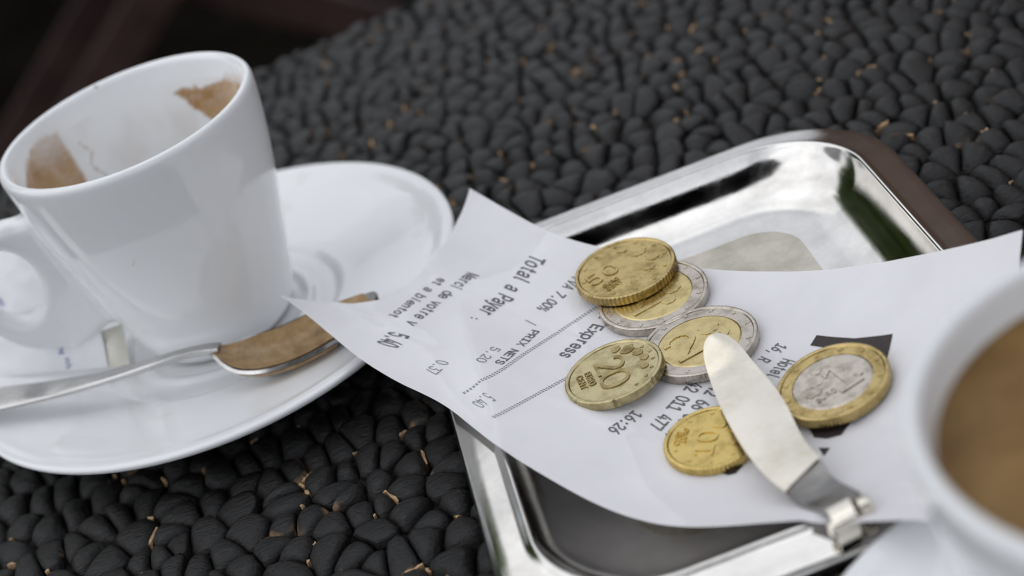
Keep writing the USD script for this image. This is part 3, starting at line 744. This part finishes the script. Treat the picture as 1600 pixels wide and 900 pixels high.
for pts in ([(16.75, 328.73), (9.43, 325.01), (2.23, 320.23), (-4.77, 314.0), (-11.51, 307.29), (-18.19, 304.18)],
            [(4.15, 304.08), (0.47, 301.66), (-3.16, 298.88), (-6.72, 296.11), (-10.21, 293.23), (-13.65, 290.53)]):
    c = spline(np.c_[np.array(pts), np.zeros(len(pts))], 120)
    s_ = np.r_[0, np.cumsum(np.linalg.norm(np.diff(c, axis=0), axis=1))]
    bars = []
    x = 0.2
    while x < s_[-1] - 0.5:
        p0 = np.array([np.interp(x, s_, c[:, i]) for i in (0, 1)]); p1 = np.array([np.interp(x + 0.48, s_, c[:, i]) for i in (0, 1)])
        d = (p1 - p0) / np.linalg.norm(p1 - p0); n_ = np.array([-d[1], d[0]])
        for o in (0.0, 0.55):
            q = np.array([p0 + n_ * o, p1 + n_ * o, p1 + n_ * (o + 0.3), p0 + n_ * (o + 0.3)])
            bars.append(trimesh.creation.extrude_polygon(Polygon(q), 0.03, engine='earcut'))
        x += 0.80
    part(receipt, 'printed_rule', on_paper(trimesh.util.concatenate(bars)), M['ink_faint'])
for pts in ([(53.69, 284.28), (55.97, 286.47), (61.88, 279.17), (68.45, 273.73), (64.65, 267.9), (59.03, 270.21), (57.03, 279.93)],
            [(44.41, 262.84), (53.36, 259.3), (51.66, 255.63), (49.09, 253.46), (46.31, 254.34), (44.34, 256.32)],
            [(44.03, 252.86), (45.9, 251.37), (44.09, 249.66)],
            [(24.63, 257.23), (28.38, 257.38), (29.72, 256.56), (27.62, 254.91), (26.12, 255.22)]):
    m_ = trimesh.creation.extrude_polygon(Polygon(pts).buffer(0.25).buffer(-0.25), 0.03, engine='earcut')
    part(receipt, 'printed_logo', on_paper(refine(m_, 1.2)), M['logo_ink'])


# ------------------------------------------------------------------ coins
def relief_blob(seed, r, amp=0.35, n=40):
    t = np.linspace(0, 2 * np.pi, n, endpoint=False)
    rr = r * (1 + amp * 2 * (meshkit.fbm(np.c_[np.cos(t) * 1.3 + 9, np.sin(t) * 1.3, 0 * t + seed], 3, seed) - 0.5))
    return Polygon(np.c_[rr * np.cos(t), rr * np.sin(t)]).buffer(0)
def relief_text(text, h, x, y, rot_deg=0, bold=False, sx=1.0, depth=0.24):
    m = meshkit.text_mesh(text, h, depth, bold)
    c = m.bounds.mean(0); m.apply_translation([-c[0], -c[1], 0])
    m.vertices[:, 0] *= sx
    m.apply_transform(trimesh.transformations.rotation_matrix(math.radians(rot_deg), [0, 0, 1]))
    m.apply_translation([x, y, 0])
    return m
def star(r, x, y, depth=0.2, rot=0.0):
    a = np.arange(10) * np.pi / 5 + rot
    rr = np.where(np.arange(10) % 2, r * 0.42, r)
    m = trimesh.creation.extrude_polygon(Polygon(np.c_[x + rr * np.cos(a), y + rr * np.sin(a)]), depth, engine='earcut')
    return m
def ridge(pts, w, depth=0.2):
    return trimesh.creation.extrude_polygon(LineString(pts).buffer(w), depth, engine='earcut')

def edge_mod(kind, R):
    def f(t, r, z):
        e = np.clip((r - (R - 0.35)) / 0.3, 0, 1)
        if kind == 'scallop':
            return r - e * 0.14 * (0.5 + 0.5 * np.cos(t * 72)) ** 1.0
        if kind == 'flower':
            g = np.maximum(0, np.cos(t * 7)) ** 60
            return r - e * 0.45 * g
        if kind == 'reeded':
            return r - e * 0.08 * (0.5 + 0.5 * np.cos(t * 90)) * (np.sin(t * 3) > -0.2)
        return r
    return f

def coin(label, R, th, top, normal, parts, edge, group=None):
    """parts: fn(add) where add(name, mesh, material, smooth) takes meshes with z=0 on the top rim"""
    nx, ny = normal
    nrm = np.array([nx, ny, 1.0]); nrm /= np.linalg.norm(nrm)
    ax = np.cross([0, 0, 1.0], nrm); sn = np.linalg.norm(ax)
    T = trimesh.transformations.rotation_matrix(math.asin(min(1, sn)), ax) if sn > 1e-9 else np.eye(4)
    T[:3, 3] = top
    t = thing('coin', label, 'coin', tuple(np.array(top) - nrm * th), group)
    def add(name, mesh, material, smooth=35, **k):
        m = trimesh.Trimesh(*mesh, process=False) if isinstance(mesh, tuple) else mesh.copy()
        m.apply_transform(T)
        return part(t, name, m, material, smooth, **k)
    parts(add)
    return t
FIELD = -0.27
def full_disc(R, th, edge):
    pr = [(0.001, -th), (R - 1.2, -th), (R - 0.35, -th - 0.0), (R - 0.08, -th + 0.12), (R, -th + 0.3), (R, -0.3), (R - 0.08, -0.1), (R - 0.3, 0.0), (R - 0.75, 0.0), (R - 1.0, -0.08), (R - 1.15, FIELD), (R - 2.5, FIELD), (R * 0.5, FIELD), (0.001, FIELD)]
    pr = np.array(pr); pr[0, 0] = 0.001
    v, f = lathe(pr, 720, rmod=edge_mod(edge, R))
    return v, f
def ring_disc(R, Ri, th, edge):
    pr = np.array([(Ri, -th), (R - 1.2, -th), (R - 0.35, -th), (R - 0.08, -th + 0.12), (R, -th + 0.3), (R, -0.3), (R - 0.08, -0.1), (R - 0.3, 0.0), (R - 0.7, 0.0), (R - 0.95, -0.08), (R - 1.1, FIELD), (Ri + 0.4, FIELD), (Ri, FIELD - 0.02), (Ri, -th)])
    return lathe(pr, 720, rmod=edge_mod(edge, R))
def inner_disc(Ri, th):
    pr = np.array([(0.001, -th - 0.01), (Ri, -th - 0.01), (Ri, FIELD - 0.12), (Ri - 0.25, FIELD - 0.02), (Ri - 0.5, FIELD + 0.03), (Ri - 0.8, FIELD), (Ri * 0.5, FIELD + 0.01), (0.001, FIELD + 0.02)])
    return lathe(pr, 200)
def cat_(ms, z=FIELD):
    m = trimesh.util.concatenate(ms); m.apply_translation([0, 0, z - 0.01]); return m
def blobs_relief(seed, spots, mat_depth=0.17):
    out = []
    for i, (x, y, r) in enumerate(spots):
        p = affinity.translate(relief_blob(seed + i, r), x, y)
        if p.geom_type == 'Polygon' and p.area > 0.1:
            out.append(trimesh.creation.extrude_polygon(p, mat_depth, engine='earcut'))
    return out
def ring_stars(r, n, s, a0=0.0, a1=2 * np.pi):
    return [star(s, r * math.cos(a), r * math.sin(a), 0.13, a) for a in np.linspace(a0, a1, n, endpoint=False)]

def coin20(add):
    add('disc', full_disc(11.1, 2.14, 'flower'), M['gold_pale'])
    add('relief', cat_([relief_text('2', 6.6, -0.2, 2.7, -88, sx=1.25), relief_text('0', 6.6, -0.4, -3.0, -88, sx=1.3), relief_text('EURO', 1.5, -5.2, 0.7, -88, True), relief_text('CENT', 1.5, -7.2, 0.7, -88, True)]
        + blobs_relief(40, [(4.5, 5.6, 1.5), (6.4, 3.2, 1.3), (7.2, 0.2, 1.1), (6.5, -2.8, 1.0), (2.4, 7.6, 1.1)]) + ring_stars(8.9, 7, 0.5, -1.2, 1.2)), M['gold_dark'])
def coin50(add):
    add('disc', full_disc(12.1, 2.38, 'scallop'), M['gold'])
    add('relief', cat_([relief_text('50', 4.6, -5.4, 0.6, 20, sx=1.1), relief_text('EURO', 1.2, -4.4, -3.8, 20), relief_text('CENT', 1.2, -4.0, -5.5, 20)]
        + [ridge([(-1.5 + 1.25 * i, -7.5 + 0.5 * i), (-0.6 + 1.2 * i, 0.5 + .2 * i), (0.0 + 1.1 * i, 7.4 - .6 * i)], 0.11, 0.12) for i in range(8)]
        + blobs_relief(60, [(4.6, 5.0, 2.1), (7.0, 1.0, 1.7), (5.2, -3.0, 1.5), (1.2, 7.6, 1.3)]) + ring_stars(9.9, 12, 0.55)), M['gold'])
def coin10(add):
    add('disc', full_disc(9.9, 1.93, 'scallop'), M['gold_bright'])
    add('relief', cat_([relief_text('10', 4.4, -1.6, -1.0, 62, sx=1.1), relief_text('EURO', 1.2, -4.6, 3.6, 62), relief_text('CENT', 1.2, -6.1, 3.4, 62)]
        + blobs_relief(80, [(3.0, 3.2, 1.5), (5.2, 0.4, 1.3), (3.6, -3.6, 1.1)]) + ring_stars(7.6, 10, 0.45)), M['gold_bright'])
def coin1(add):
    add('outer_ring', ring_disc(11.6, 8.3, 2.33, 'reeded'), M['gold'])
    add('inner_disc', inner_disc(8.3, 2.33), M['nickel'])
    add('relief', cat_([relief_text('1', 9.5, 1.9, 0.6, 12, True, sx=0.85), relief_text('EURO', 1.3, -2.6, -3.4, 12)] + blobs_relief(100, [(-3.2, 2.2, 2.0), (-4.4, -0.8, 1.5), (-1.8, 5.0, 1.1), (5.2, -1.0, 1.0)])
        + [ridge([(-6 + i * 1.2, -4.2), (-5.2 + i * 1.2, 0.2), (-3.9 + i * 1.0, 4.4)], 0.07, 0.08) for i in range(6)]), M['nickel'])
    add('stars', cat_(ring_stars(9.7, 12, 0.62)), M['gold'])
def coin2(seed):
    def f(add):
        add('outer_ring', ring_disc(12.9, 9.3, 2.2, 'reeded'), M['nickel'])
        add('inner_disc', inner_disc(9.3, 2.2), M['gold_centre'])
        add('relief', cat_([relief_text('2', 10.0, -3.4, 0.3, 14, sx=1.2)] + blobs_relief(seed, [(3.2, 3.6, 2.3), (4.6, 0.0, 2.0), (2.8, -3.8, 1.7)])
            + [ridge([(0.4 + i * 1.25, -7.0 + .5 * i), (0.6 + i * 1.25, 7.2 - .6 * i)], 0.07, 0.07) for i in range(6)]), M['gold_centre'])
        add('stars', cat_(ring_stars(11.0, 12, 0.68)), M['nickel'])
    return f
coin('tarnished 20 cent coin leaning on the lower bimetal coin', 11.1, 2.14, (13.9, 296.7, 10.4), (-0.05, 0.03), coin20, 'flower')
coin('scalloped gold 50 cent coin stacked on top of a bimetal coin', 12.1, 2.38, (26.1, 333.2, 11.4), (0.012, -0.03), coin50, 'scallop')
coin('bimetal coin half hidden below the gold 50 cent coin', 12.9, 2.2, (29.3, 322.2, 8.75), (0.009, -0.05), coin2(140), 'reeded')
coin('bimetal coin with gold centre lying under the tip of the clip', 12.9, 2.2, (33.6, 298.7, 8.4), (0.005, 0.02), coin2(170), 'reeded')
coin('small bright gold 10 cent coin partly covered by the clip leaf', 9.9, 1.93, (26.4, 266.0, 8.0), (0.02, -0.005), coin10, 'scallop')
coin('1 euro coin with silver centre and gold ring on the brown logo', 11.6, 2.33, (52.6, 266.2, 10.2), (-0.10, 0.012), coin1, 'reeded')


# ------------------------------------------------------------------ teaspoon
sp = thing('teaspoon', 'steel teaspoon on the left saucer, its bowl coated in brown coffee foam', 'spoon', (-60, 360, 7))
cl = spline(np.array([(-73.8, 359.8, 16.0), (-68.5, 356.2, 14.4), (-60.0, 354.0, 13.2), (-50.0, 354.3, 13.2), (-40.0, 356.2, 13.6), (-31.6, 359.4, 14.4)]), 44)
tg = np.gradient(cl, axis=0); tg[:, 2] = 0; tg /= np.linalg.norm(tg, axis=1, keepdims=True)
wd = np.c_[-tg[:, 1], tg[:, 0], 0 * tg[:, 0]]
s = np.linspace(0, 1, 44)
hw = PchipInterpolator([0, 0.05, 0.12, 0.22, 0.34, 0.5, 0.7, 0.86, 0.95, 1.0], [1.5, 2.0, 4.2, 7.4, 8.9, 9.3, 8.4, 6.0, 3.4, 0.5])(s)
dep = PchipInterpolator([0, 0.1, 0.3, 0.55, 0.8, 1.0], [0.0, 1.2, 4.2, 4.6, 2.8, 0.0])(s)
tt = np.linspace(-1, 1, 25)
def spoon_surface(h, off):
    P = cl[:, None] + wd[:, None] * (hw * h)[:, None, None] * tt[None, :, None]
    P[..., 2] += off - dep[:, None] * (1 - np.abs(tt) ** 2.4)[None]
    return P
P = spoon_surface(1.0, 0.0)
part(sp, 'bowl', sheet(P, 0.9), M['spoon_steel'], 45)
Q = spoon_surface(0.90, 0.13)[1:-2]
Q[..., 2] += 0.22 * (meshkit.fbm(Q / 3.0, 3, 31) - 0.3)
part(sp, 'coffee_foam', sheet(Q, 0.1), M['crema_spoon'], 45)
tt_full = tt
tt = np.linspace(-0.99, -0.62, 8)
D_ = spoon_surface(1.03, -1.15)[6:30]
D_[..., 2] += 0.25 * (meshkit.fbm(D_ / 2.0, 3, 41) - 0.5)
part(sp, 'outer_brown_film', sheet(D_, 0.12), M['crema_spoon'], 45)  # thin brown film along the outer near side of the bowl
tt = tt_full
hp = spline(np.array([(-71.8, 358.8, 15.6), (-76.5, 360.1, 16.2), (-85.3, 361.3, 16.6), (-101.6, 364.8, 16.0), (-129.7, 372.8, 16.6), (-156.0, 380.5, 18.5), (-176, 386.5, 20.5)]), 60)
q = np.linspace(0, 1, 60)
part(sp, 'handle', sweep(hp, np.interp(q, [0, .08, .3, .5, 0.75, 0.95, 1], [1.7, 1.6, 2.6, 4.6, 7.0, 7.6, 6.0]), np.interp(q, [0, .1, .4, 1], [0.9, 1.0, 0.75, 0.65]), 28, power=3.6), M['spoon_steel'], 40)

# ------------------------------------------------------------------ torn sugar wrapper behind the cup handle
sg = thing('sugar_wrapper', 'torn white paper sugar wrapper with blue print behind the cup handle', 'wrapper', (-118, 394, 9))
def patch(c00, c10, c11, c01, nu=40, nv=40, bulge=2.0, seed=3, amp=1.6, sc=9):
    a, b = np.meshgrid(np.linspace(0, 1, nu), np.linspace(0, 1, nv), indexing='ij')
    c00, c10, c11, c01 = (np.array(c, float) for c in (c00, c10, c11, c01))
    S = c00 * ((1 - a) * (1 - b))[..., None] + c10 * (a * (1 - b))[..., None] + c11 * (a * b)[..., None] + c01 * ((1 - a) * b)[..., None]
    nrm = np.cross(c10 - c00, c01 - c00); nrm /= np.linalg.norm(nrm)
    d = bulge * np.sin(np.pi * a) * np.sin(np.pi * b) + amp * (meshkit.fbm(S.reshape(-1, 3) / sc, 3, seed).reshape(nu, nv) - 0.5) * 2
    cr = np.abs(((S[..., 0] * 0.8 + S[..., 2]) / 7.0) % 1 - 0.5)
    return S + nrm * (d + 0.5 * cr)[..., None]
SC = [(-146, 399, 12.5), (-104, 380.5, 10.2), (-99.5, 399, 38), (-142, 424, 44)]
SP = patch(*SC)
part(sg, 'paper_sheet', sheet(SP, 0.15), M['sugar_paper'], 60)
def on_patch(a0, b0, a1, b1, wd, name):
    k = 26
    d = np.array([a1 - a0, b1 - b0]); ln = np.linalg.norm(d); n_ = np.array([-d[1], d[0]]) / ln
    r_ = np.random.default_rng(int(a0 * 100))
    I = RegularGridInterpolator((np.linspace(0, 1, 40), np.linspace(0, 1, 40)), SP)
    nm = np.cross(np.array(SC[1]) - SC[0], np.array(SC[3]) - np.array(SC[0]).astype(float)); nm /= np.linalg.norm(nm); nm = nm * np.sign(nm[2])
    V, F = [], []
    for i in range(k):
        if r_.random() < 0.2: continue
        t0 = i / k; t1 = t0 + 0.62 / k; o = r_.uniform(-0.4, 0.1); w_ = wd * r_.uniform(0.45, 1.0)
        q = np.array([np.array([a0, b0]) + d * t + n_ * (wd * o + s_ * w_) for t, s_ in ((t0, 0), (t1, 0), (t1, 1), (t0, 1))])
        q = np.clip(q, 0, 1)
        p_ = I(q) + nm * 0.12
        F.append(np.array([[0, 1, 2], [0, 2, 3]]) + 4 * (len(V))); V.append(p_)
    part(sg, name, (np.vstack(V), np.vstack(F)), M['blue_ink'])
on_patch(0.76, 0.02, 0.72, 0.42, 0.035, 'blue_print')
on_patch(0.46, 0.50, 0.40, 0.62, 0.03, 'blue_print')
FL = patch((-104.5, 380.8, 9.6), (-98.5, 379.5, 9.0), (-97.5, 388.5, 16), (-103.2, 387.5, 17), 20, 20, 1.2, 9, 0.6, 4)
part(sg, 'torn_flap', sheet(FL, 0.15), M['sugar_flap'], 60)


# ------------------------------------------------------------------ folding wooden chair beyond the table
ch = thing('folding_chair', 'dark brown wooden folding chair with crossed legs beyond the table', 'chair', (-215, 1850, GZ))
def plank(p, q, w, t, up, bevel=2.0):
    p, q, up = np.array(p, float), np.array(q, float), np.array(up, float)
    d = q - p; ln = np.linalg.norm(d); d /= ln
    s_ = np.cross(d, up); s_ /= np.linalg.norm(s_); u_ = np.cross(s_, d)
    m = box((-w / 2, -t / 2, 0), (w / 2, t / 2, ln), bevel)
    T = np.eye(4); T[:3, 0], T[:3, 1], T[:3, 2], T[:3, 3] = s_, u_, d, p
    m.apply_transform(T); return m
CX, CZ = -222.0, -300.0
for yy in (1740.0, 2080.0):
    k = 0 if yy < 1800 else 1
    part(ch, 'leg', plank((CX + 60, yy - 14, CZ + 48), (CX - 560, yy - 14, CZ - 420), 48, 22, (0, -1, 0)), M['wood_chair'])
    part(ch, 'leg', plank((CX - 60, yy + 14, CZ + 45), (CX + 560, yy + 14, CZ - 420), 48, 22, (0, -1, 0)), M['wood_chair'])
for xx in (-500, 460):
    part(ch, 'stretcher', plank((CX + xx, 1735, CZ - 375), (CX + xx, 2085, CZ - 375), 30, 20, (0, 0, 1)), M['wood_chair'])
for i in range(7):
    x0 = CX - 210 + i * 62
    part(ch, 'seat_slat', box((x0, 1715, CZ + 62), (x0 + 50, 2105, CZ + 78), 3), M['wood_chair'])
